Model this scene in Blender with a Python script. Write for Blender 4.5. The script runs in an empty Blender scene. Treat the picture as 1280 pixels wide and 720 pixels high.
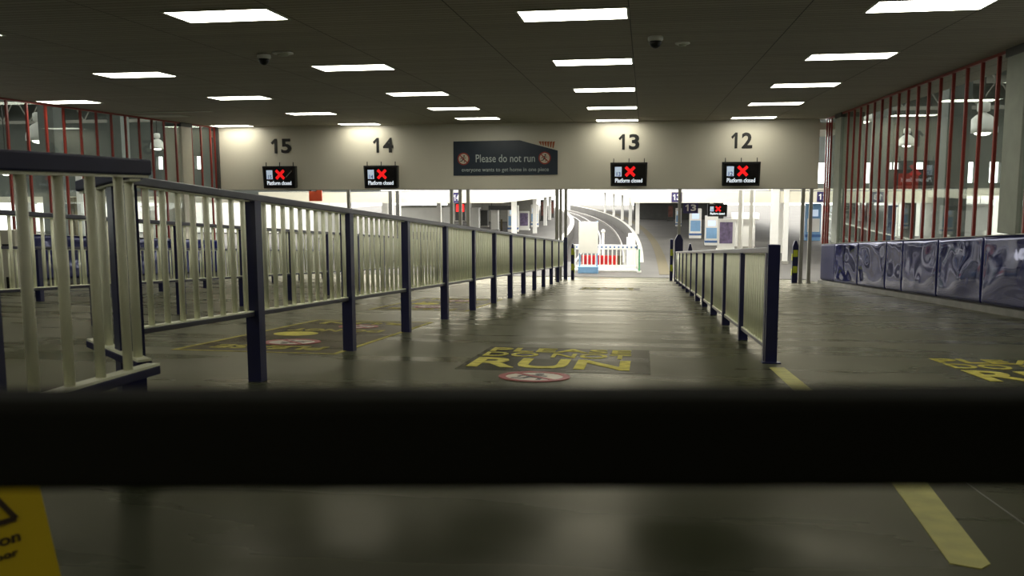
import bpy, bmesh, math, random
from mathutils import Vector, Matrix, noise
random.seed(7)
R_ = math.radians
SC = bpy.context.scene
COL = SC.collection

# ------------------------------------------------------------------ camera, sky, exposure
H = 0.85            # eye height above the concourse floor at the gate
S = 0.0755          # fall of the ramp per metre
YAW, PITCH, ROLL = R_(8.70), R_(6.65), R_(0.17)
fw = Vector((-math.sin(YAW)*math.cos(PITCH), math.cos(YAW)*math.cos(PITCH), -math.sin(PITCH)))
r0 = Vector((math.cos(YAW), math.sin(YAW), 0)); u0 = r0.cross(fw)
rt = r0*math.cos(ROLL) - u0*math.sin(ROLL); up = r0*math.sin(ROLL) + u0*math.cos(ROLL)
cam = bpy.data.cameras.new('camera'); cam_o = bpy.data.objects.new('camera', cam); COL.objects.link(cam_o)
m = Matrix((rt, up, -fw)).transposed().to_4x4(); m.translation = (0, 0, H)
cam_o.matrix_world = m
cam.sensor_width = 36; cam.lens = 1080/1280*36; cam.clip_start = 0.02; cam.clip_end = 500
cam.dof.use_dof = True; cam.dof.focus_distance = 12.0; cam.dof.aperture_fstop = 6.0
SC.camera = cam_o

SKY = 5.2
PANEL = 12.0
w = bpy.data.worlds.new('sky'); SC.world = w; w.use_nodes = True
bg = w.node_tree.nodes['Background']; bg.inputs[0].default_value = (1.0, 0.985, 0.94, 1); bg.inputs[1].default_value = SKY
SC.view_settings.view_transform = 'Standard'; SC.view_settings.look = 'None'
SC.view_settings.exposure = 0.0; SC.view_settings.gamma = 1.0; SC.view_settings.use_curve_mapping = False

YW = 26.5           # wall with the platform numbers
ZC = 2.80           # ceiling
XR, XL = 5.15, -13.7
PZ = -2.25          # platform level beyond the ramp
def fl(y): return -S*y

# ------------------------------------------------------------------ materials
def srgb(c):
    return tuple(((v/255)/12.92 if v/255 <= .04045 else ((v/255+.055)/1.055)**2.4) for v in c) + (1,)
def mat(name, col, rough=.5, metal=0, emit=0, var=0, scale=8, bump=0, bscale=30, spec=.5, stretch=(1, 1, 1), rvar=0):
    M = bpy.data.materials.new(name); M.use_nodes = True
    nt = M.node_tree; b = nt.nodes['Principled BSDF']
    c = col if len(col) == 4 else tuple(col)+(1,)
    b.inputs['Base Color'].default_value = c
    b.inputs['Roughness'].default_value = rough; b.inputs['Metallic'].default_value = metal
    b.inputs['Specular IOR Level'].default_value = spec
    if emit:
        b.inputs['Emission Color'].default_value = c; b.inputs['Emission Strength'].default_value = emit
    if var or bump or rvar:
        tc = nt.nodes.new('ShaderNodeTexCoord'); mp = nt.nodes.new('ShaderNodeMapping')
        mp.inputs['Scale'].default_value = stretch
        nt.links.new(tc.outputs['Object'], mp.inputs['Vector'])
    if var or rvar:
        n = nt.nodes.new('ShaderNodeTexNoise'); n.inputs['Scale'].default_value = scale; n.inputs['Detail'].default_value = 6
        nt.links.new(mp.outputs[0], n.inputs['Vector'])
    if var:
        cr = nt.nodes.new('ShaderNodeValToRGB')
        cr.color_ramp.elements[0].position = .3; cr.color_ramp.elements[1].position = .7
        cr.color_ramp.elements[0].color = tuple(v*(1-var) for v in c[:3])+(1,)
        cr.color_ramp.elements[1].color = tuple(min(1, v*(1+var)) for v in c[:3])+(1,)
        nt.links.new(n.outputs['Fac'], cr.inputs['Fac']); nt.links.new(cr.outputs['Color'], b.inputs['Base Color'])
    if rvar:
        mr = nt.nodes.new('ShaderNodeMapRange'); mr.inputs['From Min'].default_value = .3; mr.inputs['From Max'].default_value = .7
        mr.inputs['To Min'].default_value = max(0, rough-rvar); mr.inputs['To Max'].default_value = rough+rvar
        nt.links.new(n.outputs['Fac'], mr.inputs['Value']); nt.links.new(mr.outputs[0], b.inputs['Roughness'])
    if bump:
        n2 = nt.nodes.new('ShaderNodeTexNoise'); n2.inputs['Scale'].default_value = bscale; n2.inputs['Detail'].default_value = 4
        nt.links.new(mp.outputs[0], n2.inputs['Vector'])
        bp = nt.nodes.new('ShaderNodeBump'); bp.inputs['Strength'].default_value = bump; bp.inputs['Distance'].default_value = .01
        nt.links.new(n2.outputs['Fac'], bp.inputs['Height']); nt.links.new(bp.outputs['Normal'], b.inputs['Normal'])
    return M
def ceiling_mat():
    M = mat('ceiling_slats', (.33, .295, .235), .75); nt = M.node_tree; b = nt.nodes['Principled BSDF']
    tc = nt.nodes.new('ShaderNodeTexCoord'); mp = nt.nodes.new('ShaderNodeMapping'); mp.inputs['Location'].default_value = (.2, 0, 0)
    br = nt.nodes.new('ShaderNodeTexBrick'); br.offset = 0
    br.inputs['Scale'].default_value = 1; br.inputs['Brick Width'].default_value = 1.93; br.inputs['Row Height'].default_value = .13
    br.inputs['Mortar Size'].default_value = .008; br.inputs['Mortar Smooth'].default_value = .3
    br.inputs['Color1'].default_value = (.40, .36, .285, 1); br.inputs['Color2'].default_value = (.345, .31, .245, 1); br.inputs['Mortar'].default_value = (.085, .075, .06, 1)
    nt.links.new(tc.outputs['Object'], mp.inputs[0]); nt.links.new(mp.outputs[0], br.inputs['Vector']); nt.links.new(br.outputs['Color'], b.inputs['Base Color'])
    bp = nt.nodes.new('ShaderNodeBump'); bp.inputs['Strength'].default_value = .5; bp.inputs['Distance'].default_value = .01; bp.invert = True
    nt.links.new(br.outputs['Fac'], bp.inputs['Height']); nt.links.new(bp.outputs['Normal'], b.inputs['Normal'])
    return M
def floor_mat(name='ramp_floor', col=(.030, .035, .018), gt=(1, .95, .80, 1), r0_=.20, r1_=.39, f0=.008, f1=.34, ex=5.0, bump=.20, bs=2.4):                          # worn sealed asphalt: dull green-grey with a soft sheen at low angles
    M = mat(name, col, .6, var=.2, scale=.8, bump=bump, bscale=bs, stretch=(.35, 1.7, 1)); nt = M.node_tree
    b = nt.nodes['Principled BSDF']; b.inputs['Specular IOR Level'].default_value = 0; out = nt.nodes['Material Output']
    g = nt.nodes.new('ShaderNodeBsdfGlossy'); g.inputs[0].default_value = gt
    n = nt.nodes.new('ShaderNodeTexNoise'); n.inputs['Scale'].default_value = 1.3; n.inputs['Detail'].default_value = 5
    mr = nt.nodes.new('ShaderNodeMapRange'); mr.inputs['From Min'].default_value = .3; mr.inputs['From Max'].default_value = .7; mr.inputs['To Min'].default_value = r0_; mr.inputs['To Max'].default_value = r1_
    mp = [q for q in nt.nodes if q.type == 'MAPPING'][0]; bp = [q for q in nt.nodes if q.type == 'BUMP'][0]
    nt.links.new(mp.outputs[0], n.inputs['Vector']); nt.links.new(n.outputs['Fac'], mr.inputs['Value']); nt.links.new(mr.outputs[0], g.inputs['Roughness']); nt.links.new(bp.outputs['Normal'], g.inputs['Normal'])
    lw = nt.nodes.new('ShaderNodeLayerWeight'); lw.inputs['Blend'].default_value = .5
    pw = nt.nodes.new('ShaderNodeMath'); pw.operation = 'POWER'; pw.inputs[1].default_value = ex
    f = nt.nodes.new('ShaderNodeMath'); f.operation = 'MULTIPLY_ADD'; f.inputs[1].default_value = f1; f.inputs[2].default_value = f0
    mx = nt.nodes.new('ShaderNodeMixShader')
    nt.links.new(lw.outputs['Facing'], pw.inputs[0]); nt.links.new(pw.outputs[0], f.inputs[0]); nt.links.new(f.outputs[0], mx.inputs[0])
    nt.links.new(b.outputs[0], mx.inputs[1]); nt.links.new(g.outputs[0], mx.inputs[2]); nt.links.new(mx.outputs[0], out.inputs['Surface'])
    return M
def glass_mat():
    M = bpy.data.materials.new('clear_glass'); M.use_nodes = True; nt = M.node_tree
    for n in list(nt.nodes): nt.nodes.remove(n)
    o = nt.nodes.new('ShaderNodeOutputMaterial'); mx = nt.nodes.new('ShaderNodeMixShader')
    t = nt.nodes.new('ShaderNodeBsdfTransparent'); t.inputs[0].default_value = (.86, .89, .87, 1)
    g = nt.nodes.new('ShaderNodeBsdfGlossy'); g.inputs['Roughness'].default_value = .02; g.inputs[0].default_value = (.9, .95, .9, 1)
    lw = nt.nodes.new('ShaderNodeLayerWeight'); lw.inputs['Blend'].default_value = .5
    pw = nt.nodes.new('ShaderNodeMath'); pw.operation = 'POWER'; pw.inputs[1].default_value = 4.0
    f = nt.nodes.new('ShaderNodeMath'); f.operation = 'MULTIPLY_ADD'; f.inputs[1].default_value = .40; f.inputs[2].default_value = .02
    nt.links.new(lw.outputs['Facing'], pw.inputs[0]); nt.links.new(pw.outputs[0], f.inputs[0])
    nt.links.new(f.outputs[0], mx.inputs[0]); nt.links.new(t.outputs[0], mx.inputs[1]); nt.links.new(g.outputs[0], mx.inputs[2]); nt.links.new(mx.outputs[0], o.inputs[0])
    return M

FLOOR = floor_mat()
CEIL = ceiling_mat()
WALL = mat('cream_wall', (.60, .565, .46), .38, var=.03, scale=.6)
NAVY = mat('navy_paint', (.011, .013, .062), .36, var=.15, scale=6, spec=.5)
NAVYG = mat('navy_rail_lit', (.030, .030, .048), .30, var=.12, scale=6, spec=.5)  # navy greyed in its base colour to hold the lit look of the handrails
NAVYN = mat('navy_rail_paint', (.011, .012, .052), .5, var=.12, scale=6, spec=.15)  # same navy without the lit grey, for the near rails
CREAM = mat('cream_bar_paint', (.84, .85, .64), .42, var=.06, scale=9)
RED = mat('red_mullion_paint', (.24, .022, .012), .4, var=.1, scale=5)
GREYP = mat('grey_post_paint', (.30, .29, .25), .45, var=.06, scale=5)
CONC = mat('grey_green_concrete', (.30, .32, .265), .7, var=.07, scale=4, bump=.1)
CREAMC = mat('cream_column_paint', (.55, .52, .42), .6, var=.04, scale=4)
DARK = mat('dark_grey', (.05, .05, .045), .6, var=.15, scale=3)
HALL = mat('hall_grey', (.125, .137, .125), .8, var=.12, scale=.6)
BLACK = mat('black_gate_paint', (.0045, .0045, .002), .75, var=.1, scale=9, spec=.12)
BLK = mat('black_plastic', (.006, .006, .006), .4, var=.1, scale=9)
INK = mat('black_lettering', (.008, .008, .007), .5, var=.1, scale=9)
CHROME = floor_mat('dented_blue_metal', (.010, .013, .070), (.80, .82, 1, 1), .04, .08, .03, .95, 5.5, .0001, 3)
NAVYP = mat('flat_navy_panel', (.012, .014, .07), .45, var=.15, scale=2, spec=.15)
PLINTH = mat('grey_plinth', (.16, .155, .13), .6, var=.2, scale=4)
LAMP = mat('light_diffuser', (1.0, 0.97, 0.845), .5, emit=PANEL)
WFRAME = mat('light_frame', (.45, .46, .36), .5, var=.03)
OFFL = mat('unlit_diffuser', (.55, .55, .47), .5, var=.04)
YELF = mat('faded_yellow_paint', (.33, .29, .06), .7, var=.3, scale=14, spec=.15)
YEL = mat('worn_yellow_paint', (.52, .46, .08), .7, var=.28, scale=14, spec=.2)
YEL2 = mat('yellow_line_tape', (.36, .34, .07), .55, var=.2, scale=9)
DECAL = floor_mat('dark_floor_decal', (.024, .025, .018), f1=.20)
DECALB = floor_mat('brown_floor_decal', (.036, .029, .015), f1=.19)
STRED = mat('sticker_red', (.27, .028, .016), .5, var=.15, scale=12)
STWHITE = mat('sticker_white', (.52, .46, .36), .5, var=.12, scale=12)
SIGNB = mat('dark_blue_sign', (.010, .021, .036), .35, var=.1, scale=4)
SIGNT = mat('pale_sign_lettering', (.42, .47, .45), .5, var=.05)
ORNG = mat('orange_logo', (.35, .10, .03), .5, var=.1)
SCRN = mat('screen_black', (.004, .004, .004), .25, var=.05)
SRED = mat('screen_red', (1, .01, .012), .5, emit=.7)
SWHT = mat('screen_white', (.85, .92, 1), .5, emit=.9)
SBLU = mat('screen_pale', (.55, .66, .82), .5, emit=.55)
CYEL = mat('caution_yellow_plastic', (.50, .365, .0012), .5, var=.06, scale=6)
CBLK = mat('caution_brown_black', (.03, .015, .004), .6, var=.1)
WHITE = mat('white_paint', (.80, .79, .74), .5, var=.03, scale=3)
CANOPY = mat('canopy_cream', (.74, .70, .56), .5, var=.03, scale=2)
PLAT = mat('platform_asphalt', (.085, .08, .07), .8, var=.15, scale=.7)
PEDGE = mat('platform_edge_white', (.6, .58, .5), .6, var=.1)
PYEL = mat('platform_yellow_line', (.09, .072, .03), .8, var=.1)
BALL = mat('track_ballast', (.035, .03, .025), .9, var=.4, scale=2.5, bump=.6, bscale=14)
RAIL = mat('steel_rail', (.55, .52, .48), .3, metal=.7, var=.1)
LBLUE = mat('light_blue_panel', (.20, .38, .62), .4, var=.06)
MBLUE = mat('mid_blue_panel', (.06, .14, .34), .4, var=.06)
BRED = mat('barrier_red', (.62, .012, .010), .45, var=.05)
HYEL = mat('hazard_yellow_green', (.50, .55, .03), .5, var=.05)
SNAVY = mat('sign_navy', (.028, .022, .10), .45, var=.05)
BROWN = mat('poster_brown_red', (.16, .06, .045), .5, var=.5, scale=3)
PURP = mat('poster_purple', (.16, .12, .22), .5, var=.5, scale=5)
GREEN = mat('green_strip', (.10, .35, .16), .5, var=.05)
ORED = mat('orange_red_sign', (.75, .10, .04), .5, var=.05)
LCREAM = mat('lamp_white_enamel', (.80, .80, .74), .4, var=.03)
BULB = mat('lamp_glow', (1, .97, .85), .5, emit=5)
GLASS = glass_mat()

# ------------------------------------------------------------------ builders
class MB:
    def __init__(s): s.bm = bmesh.new()
    def quadbox(s, c):                    # eight corners: bottom ring then top ring
        v = [s.bm.verts.new(p) for p in c]
        for f in ((3, 2, 1, 0), (4, 5, 6, 7), (0, 1, 5, 4), (1, 2, 6, 5), (2, 3, 7, 6), (3, 0, 4, 7)):
            s.bm.faces.new([v[i] for i in f])
        return s
    def box(s, x0, x1, y0, y1, z0, z1):
        return s.quadbox([(x0, y0, z0), (x1, y0, z0), (x1, y1, z0), (x0, y1, z0), (x0, y0, z1), (x1, y0, z1), (x1, y1, z1), (x0, y1, z1)])
    def bar(s, p, q, wd, ht):             # p, q: centre line; wd across, ht upright
        p, q = Vector(p), Vector(q); d = (q-p); h = Vector((d.x, d.y, 0)).normalized(); n = Vector((h.y, -h.x, 0))*wd/2; z = Vector((0, 0, ht/2))
        return s.quadbox([p-n-z, p+n-z, q+n-z, q-n-z, p-n+z, p+n+z, q+n+z, q-n+z])
    def slope(s, x0, x1, y0, y1, h0, h1): # a box that follows the fall of the ramp
        a, b = fl(y0), fl(y1)
        return s.quadbox([(x0, y0, a+h0), (x1, y0, a+h0), (x1, y1, b+h0), (x0, y1, b+h0), (x0, y0, a+h1), (x1, y0, a+h1), (x1, y1, b+h1), (x0, y1, b+h1)])
    def tube(s, p, q, r, n=12, r2=None):
        p, q = Vector(p), Vector(q); r2 = r if r2 is None else r2
        z = (q-p).normalized(); a = z.orthogonal().normalized(); b = z.cross(a)
        A = [s.bm.verts.new(p+(a*math.cos(t)+b*math.sin(t))*r) for t in [2*math.pi*i/n for i in range(n)]]
        B = [s.bm.verts.new(q+(a*math.cos(t)+b*math.sin(t))*r2) for t in [2*math.pi*i/n for i in range(n)]]
        for i in range(n):
            f = s.bm.faces.new((A[i], A[(i+1) % n], B[(i+1) % n], B[i])); f.smooth = True
        s.bm.faces.new(A[::-1]); s.bm.faces.new(B); return s
    def lathe(s, c, prof, n=20):          # prof: (radius, height) list, open
        c = Vector(c); rings = []
        for r, h in prof:
            rings.append([s.bm.verts.new(c+Vector((r*math.cos(2*math.pi*i/n), r*math.sin(2*math.pi*i/n), h))) for i in range(n)])
        for k in range(len(rings)-1):
            for i in range(n):
                f = s.bm.faces.new((rings[k][i], rings[k][(i+1) % n], rings[k+1][(i+1) % n], rings[k+1][i])); f.smooth = True
        s.bm.faces.new(rings[0][::-1]); s.bm.faces.new(rings[-1]); return s
    def prism(s, pts, off):               # polygon (3-D points) pushed along off
        off = Vector(off); A = [s.bm.verts.new(p) for p in pts]; B = [s.bm.verts.new(Vector(p)+off) for p in pts]
        n = len(A); s.bm.faces.new(A[::-1]); s.bm.faces.new(B)
        for i in range(n): s.bm.faces.new((A[i], A[(i+1) % n], B[(i+1) % n], B[i]))
        return s
    def sphere(s, c, r, sz=1, n=16):
        q = bmesh.ops.create_uvsphere(s.bm, u_segments=n, v_segments=n//2, radius=r)
        for v in q['verts']: v.co = Vector((v.co.x, v.co.y, v.co.z*sz))+Vector(c)
        for f in s.bm.faces:
            if any(v in q['verts'] for v in f.verts): f.smooth = True
        return s
    def mesh(s, name, m, bev=0):
        if bev: bmesh.ops.bevel(s.bm, geom=list(s.bm.edges), offset=bev, segments=2, profile=.5, affect='EDGES')
        bmesh.ops.recalc_face_normals(s.bm, faces=list(s.bm.faces))
        me = bpy.data.meshes.new(name); s.bm.to_mesh(me); s.bm.free(); me.materials.append(m); return me
ROOTM = {}
def link(name, me, parent=None):
    o = bpy.data.objects.new(name, me); COL.objects.link(o)
    if parent is not None: o.parent = parent
    return o
def rootm(o):
    while o.parent is not None: o = o.parent
    return ROOTM.get(o, Matrix())
def part(name, mb, m, parent, bev=0, label=None):   # mb given in world coordinates
    me = mb.mesh(name, m, bev) if isinstance(mb, MB) else mb
    me.transform(rootm(parent).inverted())
    o = link(name, me, parent)
    if label: o['label'] = label
    return o
def tag(o, label, cat, group=None):
    o['label'] = label; o['category'] = cat
    if group: o['group'] = group
    return o
def thing(name, label, cat, loc, rz=0, group=None):
    o = link(name, None); o.location = loc; o.rotation_euler = (0, 0, rz)
    ROOTM[o] = Matrix.Translation(loc) @ Matrix.Rotation(rz, 4, 'Z')
    return tag(o, label, cat, group)
def struct(name, mb, m, parent=None, bev=0):
    o = link(name, mb.mesh(name, m, bev), parent)
    if parent is None: o['kind'] = 'structure'
    return o
def text(body, width, height, mtx, m, thick=.004, bold=0):  # mesh of lettering fitted to width x height, centred on mtx
    cu = bpy.data.curves.new('lettering', 'FONT'); cu.body = body; cu.extrude = .02; cu.offset = bold; cu.resolution_u = 3
    o = bpy.data.objects.new('lettering', cu); COL.objects.link(o)
    dg = bpy.context.evaluated_depsgraph_get()
    me = bpy.data.meshes.new_from_object(o.evaluated_get(dg))
    bpy.data.objects.remove(o); bpy.data.curves.remove(cu)
    xs = [v.co.x for v in me.vertices]; ys = [v.co.y for v in me.vertices]
    cx, cy = (min(xs)+max(xs))/2, (min(ys)+max(ys))/2; sx = width/(max(xs)-min(xs)); sy = height/(max(ys)-min(ys))
    me.transform(Matrix.Diagonal((sx, sy, thick/.04, 1)) @ Matrix.Translation((-cx, -cy, 0)))
    me.transform(mtx); me.materials.clear(); me.materials.append(m); return me
def facing(x, y, z, rz=0):                # upright plane that faces -y
    return Matrix.Translation((x, y, z)) @ Matrix.Rotation(rz, 4, 'Z') @ Matrix.Rotation(math.pi/2, 4, 'X')
RAMP_TILT = -math.atan(S)
def lying(x, y, rz=0, h=.002):            # plane lying on the ramp, read from the gate
    return Matrix.Translation((x, y, fl(y)+h)) @ Matrix.Rotation(RAMP_TILT, 4, 'X') @ Matrix.Rotation(rz, 4, 'Z')
def ring(c, mtx, r0, r1, th, n=36):       # flat ring / disc in plane of mtx
    mb = MB()
    A = [[mb.bm.verts.new(mtx @ Vector((c[0]+r*math.cos(2*math.pi*i/n), c[1]+r*math.sin(2*math.pi*i/n), z))) for i in range(n)] for r, z in ((r0, 0), (r1, 0), (r1, th), (r0, th))]
    for k in range(4):
        for i in range(n): mb.bm.faces.new((A[k][i], A[k][(i+1) % n], A[(k+1) % 4][(i+1) % n], A[(k+1) % 4][i]))
    return mb
def disc(c, mtx, r, th, n=36, sx=1):
    pts = [mtx @ Vector((c[0]+sx*r*math.cos(2*math.pi*i/n), c[1]+r*math.sin(2*math.pi*i/n), 0)) for i in range(n)]
    return MB().prism(pts, mtx.to_3x3() @ Vector((0, 0, th)))
def stroke(mb, mtx, p, q, wd, z0, z1):    # straight stroke in plane of mtx
    p, q = Vector((p[0], p[1], 0)), Vector((q[0], q[1], 0)); n = (q-p).normalized(); n = Vector((-n.y, n.x, 0))*wd/2
    pts = [mtx @ (v+Vector((0, 0, z0))) for v in (p-n, q-n, q+n, p+n)]
    return mb.prism(pts, mtx.to_3x3() @ Vector((0, 0, z1-z0)))
def no_run(parent, mtx, c, r, t=.001, flip=1):  # the prohibition roundel: red ring and bar over a running figure
    d = part('roundel', disc(c, mtx, r, t), STWHITE, parent)
    mb = MB(); k = r
    def st(a, b, wd): stroke(mb, mtx, (c[0]+flip*a[0]*k, c[1]+flip*a[1]*k), (c[0]+flip*b[0]*k, c[1]+flip*b[1]*k), wd*k, t, 2*t)
    st((.0, .28), (-.12, -.12), .22); st((-.02, .22), (.34, .12), .11); st((.0, .25), (-.38, .15), .11); st((-.38, .15), (-.44, -.06), .1)
    st((-.1, -.1), (.22, -.22), .14); st((.22, -.22), (.16, -.55), .12); st((-.12, -.1), (-.3, -.38), .14); st((-.3, -.38), (-.6, -.36), .11)
    for i in range(1):
        pts = [mtx @ Vector((c[0]+flip*k*.1+k*.13*math.cos(a*math.pi/6), c[1]+flip*k*.47+k*.13*math.sin(a*math.pi/6), t)) for a in range(12)]
        mb.prism(pts, mtx.to_3x3() @ Vector((0, 0, t)))
    part('running_figure', mb, INK, d)
    rg = ring(c, mtx, r*.80, r, 3*t)
    stroke(rg, mtx, (c[0]-flip*.6*r, c[1]+flip*.6*r), (c[0]+flip*.6*r, c[1]-flip*.6*r), .16*r, 2*t, 3*t)
    part('red_ring', rg, STRED, d)
def numeral(body, M, wd, hh, m, th):    # two-figure number with a plain slanted 1
    h = hh/2; l = -wd/2; g_ = wd/.66; q_ = hh/.46
    me = text(body[1], wd*.50, hh, M @ Matrix.Translation((wd*.25, 0, 0)), m, th, .028)
    bm = bmesh.new(); bm.from_mesh(me); x = l+wd*.30; t_ = .085*g_
    pts = [(x, -h), (x, h), (x-t_*.85, h), (l, h-.125*q_), (l+.045*g_, h-.185*q_), (x-t_, h-.105*q_), (x-t_, -h)]
    A = [bm.verts.new(M @ Vector((a, b_, -th/2))) for a, b_ in pts]; B = [bm.verts.new(M @ Vector((a, b_, th/2))) for a, b_ in pts]
    bm.faces.new(A[::-1]); bm.faces.new(B)
    for k in range(7): bm.faces.new((A[k], A[(k+1) % 7], B[(k+1) % 7], B[k]))
    bmesh.ops.recalc_face_normals(bm, faces=list(bm.faces)); bm.to_mesh(me); bm.free(); return me
def spot(px, py, z=PZ):                   # where a line of sight meets the level platform, used for the far small things
    d = fw + rt*(px-640)/1080 + up*(360-py)/1080
    return Vector((0, 0, H)) + d*((z-H)/d.z)

def at_y(px, py, y): 
    d = fw + rt*(px-640)/1080 + up*(360-py)/1080
    return Vector((0, 0, H)) + d*(y/d.y)
# ------------------------------------------------------------------ the setting
g = MB()                                   # ramp floor, one sloping slab
n = 34
ys = [-4+i*(30.0+4)/n for i in range(n+1)]
for i in range(n):
    g.quadbox([(XL-.1, ys[i], fl(ys[i])-.2), (XR+.2, ys[i], fl(ys[i])-.2), (XR+.2, ys[i+1], fl(ys[i+1])-.2), (XL-.1, ys[i+1], fl(ys[i+1])-.2),
               (XL-.1, ys[i], fl(ys[i])), (XR+.2, ys[i], fl(ys[i])), (XR+.2, ys[i+1], fl(ys[i+1])), (XL-.1, ys[i+1], fl(ys[i+1]))])
bmesh.ops.remove_doubles(g.bm, verts=g.bm.verts, dist=1e-5)
struct('floor', g, FLOOR)
struct('ceiling', MB().box(XL-.3, XR+.9, -4, YW+.2, ZC, ZC+.2), CEIL)
struct('wall_back', MB().box(XL-.3, XR+.9, -4.2, -4, -.4, ZC+.2), WALL)  # unseen wall, made cream to bounce light onto camera-facing sides
far = struct('wall_far', MB().box(XL-.1, 5.0, YW, YW+.18, .79, ZC), WALL)
struct('edge_trim', MB().box(XL-.1, 5.0, YW-.012, YW, .775, .80), GREYP, far)
hatch = MB()
for x0, x1, z0, z1 in ((-8.9, -8.55, .86, 1.62), (1.72, 2.10, .98, 1.62), (.12, .52, 1.0, 1.6)):
    hatch.box(x0, x1, YW-.004, YW, z0, z1)
struct('lobby_shade_slab', MB().box(XL-.3, XR+.9, YW+.2, 30.5, 2.5, 2.7), WALL)  # added roof, out of view, cuts sky glare on the ramp end
struct('access_hatch', hatch, WALL, far)
# low walls under the glazing
struct('wall_right', MB().slope(XR+.06, XR+.16, -4, YW, 0, 1.14), DARK)
struct('wall_left', MB().slope(XL-.16, XL-.06, -4, YW, 0, 1.14), DARK)
struct('wall_right_near', MB().box(XR+.06, XR+.2, -4, 8, -.9, ZC), WALL)
struct('wall_left_near', MB().box(XL-.2, XL-.06, -4, 8, -.9, ZC), WALL)
struct('baseboard_right', MB().slope(XR-.05, XR+.06, 8, YW, 0, .10), PLINTH)

# glazed side walls with red mullions
def glazing(name, X, sgn, ybars, y0, y1):
    root = link(name, None); root.location = (X, y0, 0); root['kind'] = 'structure'; ROOTM[root] = Matrix.Translation((X, y0, 0))
    x1 = X+sgn*.05
    a, b = min(X, x1), max(X, x1)
    part('head_frame', MB().box(a, b, y0, y1, ZC-.045, ZC), RED, root)
    part('sill_frame', MB().slope(a, b, y0, y1, 1.10, 1.15), NAVY, root)
    me = None
    for y in ybars:
        mm = MB().box(a, b, y-.024, y+.024, fl(y)+1.10, ZC-.045).mesh('mullion', RED)
        mm.transform(ROOTM[root].inverted()); link('mullion', mm, root)
    gx = X+sgn*.02
    part('glass_pane', MB().prism([(gx, y0, fl(y0)+1.12), (gx, y1, fl(y1)+1.12), (gx, y1, ZC-.03), (gx, y0, ZC-.03)], (sgn*.008, 0, 0)), GLASS, root)
    return root
ry = [14.06+.643*k for k in range(16)] + [25.75, 26.05, 26.38] + [12.85-.643*k for k in range(8)]
glazing('window_1', XR, 1, ry, 8.0, YW)
ly = [17.2+.626*k for k in range(12)] + [24.98, 25.55, 26.15, 26.44] + [17.2-.626*k for k in range(1, 14)]
glazing('window_2', XL, -1, ly, 8.0, YW)
struct('trim_1', MB().box(XL-.06, XL+.10, YW-.06, YW, fl(YW), ZC), DARK)

# columns standing in the glazing line
def column(label, x0, x1, y0, y1, z0, z1, m, capm=None):
    t = thing('concrete_column', label, 'column', ((x0+x1)/2, (y0+y1)/2, z0))
    part('shaft', MB().box(x0, x1, y0, y1, z0, z1), m, t, .012)
    part('head_plate', MB().box(x0-.02, x1+.02, y0-.02, y1+.02, z1-.12, z1-.001), DARK, t)
    return t
column('wide grey-green square column in the right glazing, nearest the right picture edge', XR-.02, XR+.60, 13.02, 13.66, fl(13.3)+1.17, ZC, CONC)
column('pale grey square column at the far end of the right glazing, by the white number wall', XR-.02, XR+.55, 24.36, 25.05, fl(24.6)+1.17, ZC, CONC)
column('cream column between red mullions at the far end of the left glazing', XL-.55, XL+.02, 24.33, 24.92, fl(24.6)+1.17, ZC, CREAMC)

# ------------------------------------------------------------------ cladding panels
def cladding(label, X, sgn, y0, y1, m, dent, seed, group, h0=.125, h1=1.155):
    rnd = random.Random(seed); t = thing('cladding_panel', label, 'wall panel', (X, (y0+y1)/2, fl((y0+y1)/2)), 0, group)
    mb = MB(); nu, nv = 56, 26; V = []
    dents = [(rnd.uniform(y0, y1), rnd.uniform(.2, 1.1), rnd.uniform(.1, .28), rnd.uniform(-.016, .012)) for _ in range(6 if dent else 0)]
    for j in range(nv+1):
        row = []
        for i in range(nu+1):
            u, v = i/nu, j/nv; y = y0+(y1-y0)*u; hh = h0+(h1-h0)*v
            e = min(u, 1-u, (v)*.6, (1-v)*.6)*(y1-y0)
            d = 0.0
            if dent:
                d += .012*math.sin(math.pi*u)**.8*math.sin(math.pi*v)**.9 + .010*math.sin(6.5*v+1.5*math.sin(2.2*y+seed))*min(1, e*6)
                d += .012*noise.noise(Vector((y*1.3+seed, hh*2.3, 0))) * min(1, e*6)
                for a, b, r, s_ in dents: d += s_*math.exp(-((y-a)**2+(hh-b)**2)/(2*r*r))*min(1, e*6)
            d -= .016*math.exp(-(e/.018)**2)
            row.append(mb.bm.verts.new((X-sgn*d, y, fl(y)+hh)))
        V.append(row)
    for j in range(nv):
        for i in range(nu):
            f = mb.bm.faces.new((V[j][i], V[j][i+1], V[j+1][i+1], V[j+1][i])); f.smooth = True
    me = mb.mesh('sheet', m); o = part('sheet', me, m, t)
    sd = o.modifiers.new('thickness', 'SOLIDIFY'); sd.thickness = .006; sd.offset = 0
    ed = MB().slope(min(X, X+sgn*.03), max(X, X+sgn*.03), y0+.01, y1-.01, h1-.002, h1+.012)
    part('top_edge', ed, GREYP, t)
    return t
ey = [10.2, 12.15, 14.15, 16.2, 18.3, 19.5, 21.95, 24.55, 26.4]
nm = ['crumpled shiny dark blue metal cladding panel cut by the right picture edge',
      'dark shiny blue cladding panel with soft reflections, below the wide grey-green column',
      'dented blue metal cladding panel right of the bright crease, with red reflections',
      'buckled blue metal cladding panel with a white glare along its top edge',
      'narrow creased metal cladding panel between the bright seam and the blue buckled one',
      'dented silvery cladding panel, second of the two brightly reflecting ones',
      'dented silvery cladding panel reflecting bright daylight, next to the flat navy one',
      'flat navy cladding panel at the far end of the right wall']
for k in range(8):
    last = k == 7
    cladding(nm[k], XR-.01, 1, ey[k]+.005, ey[k+1]-.005, NAVYP if last else CHROME, not last, 11+k*3, 'metal cladding panels along the right wall')
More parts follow.
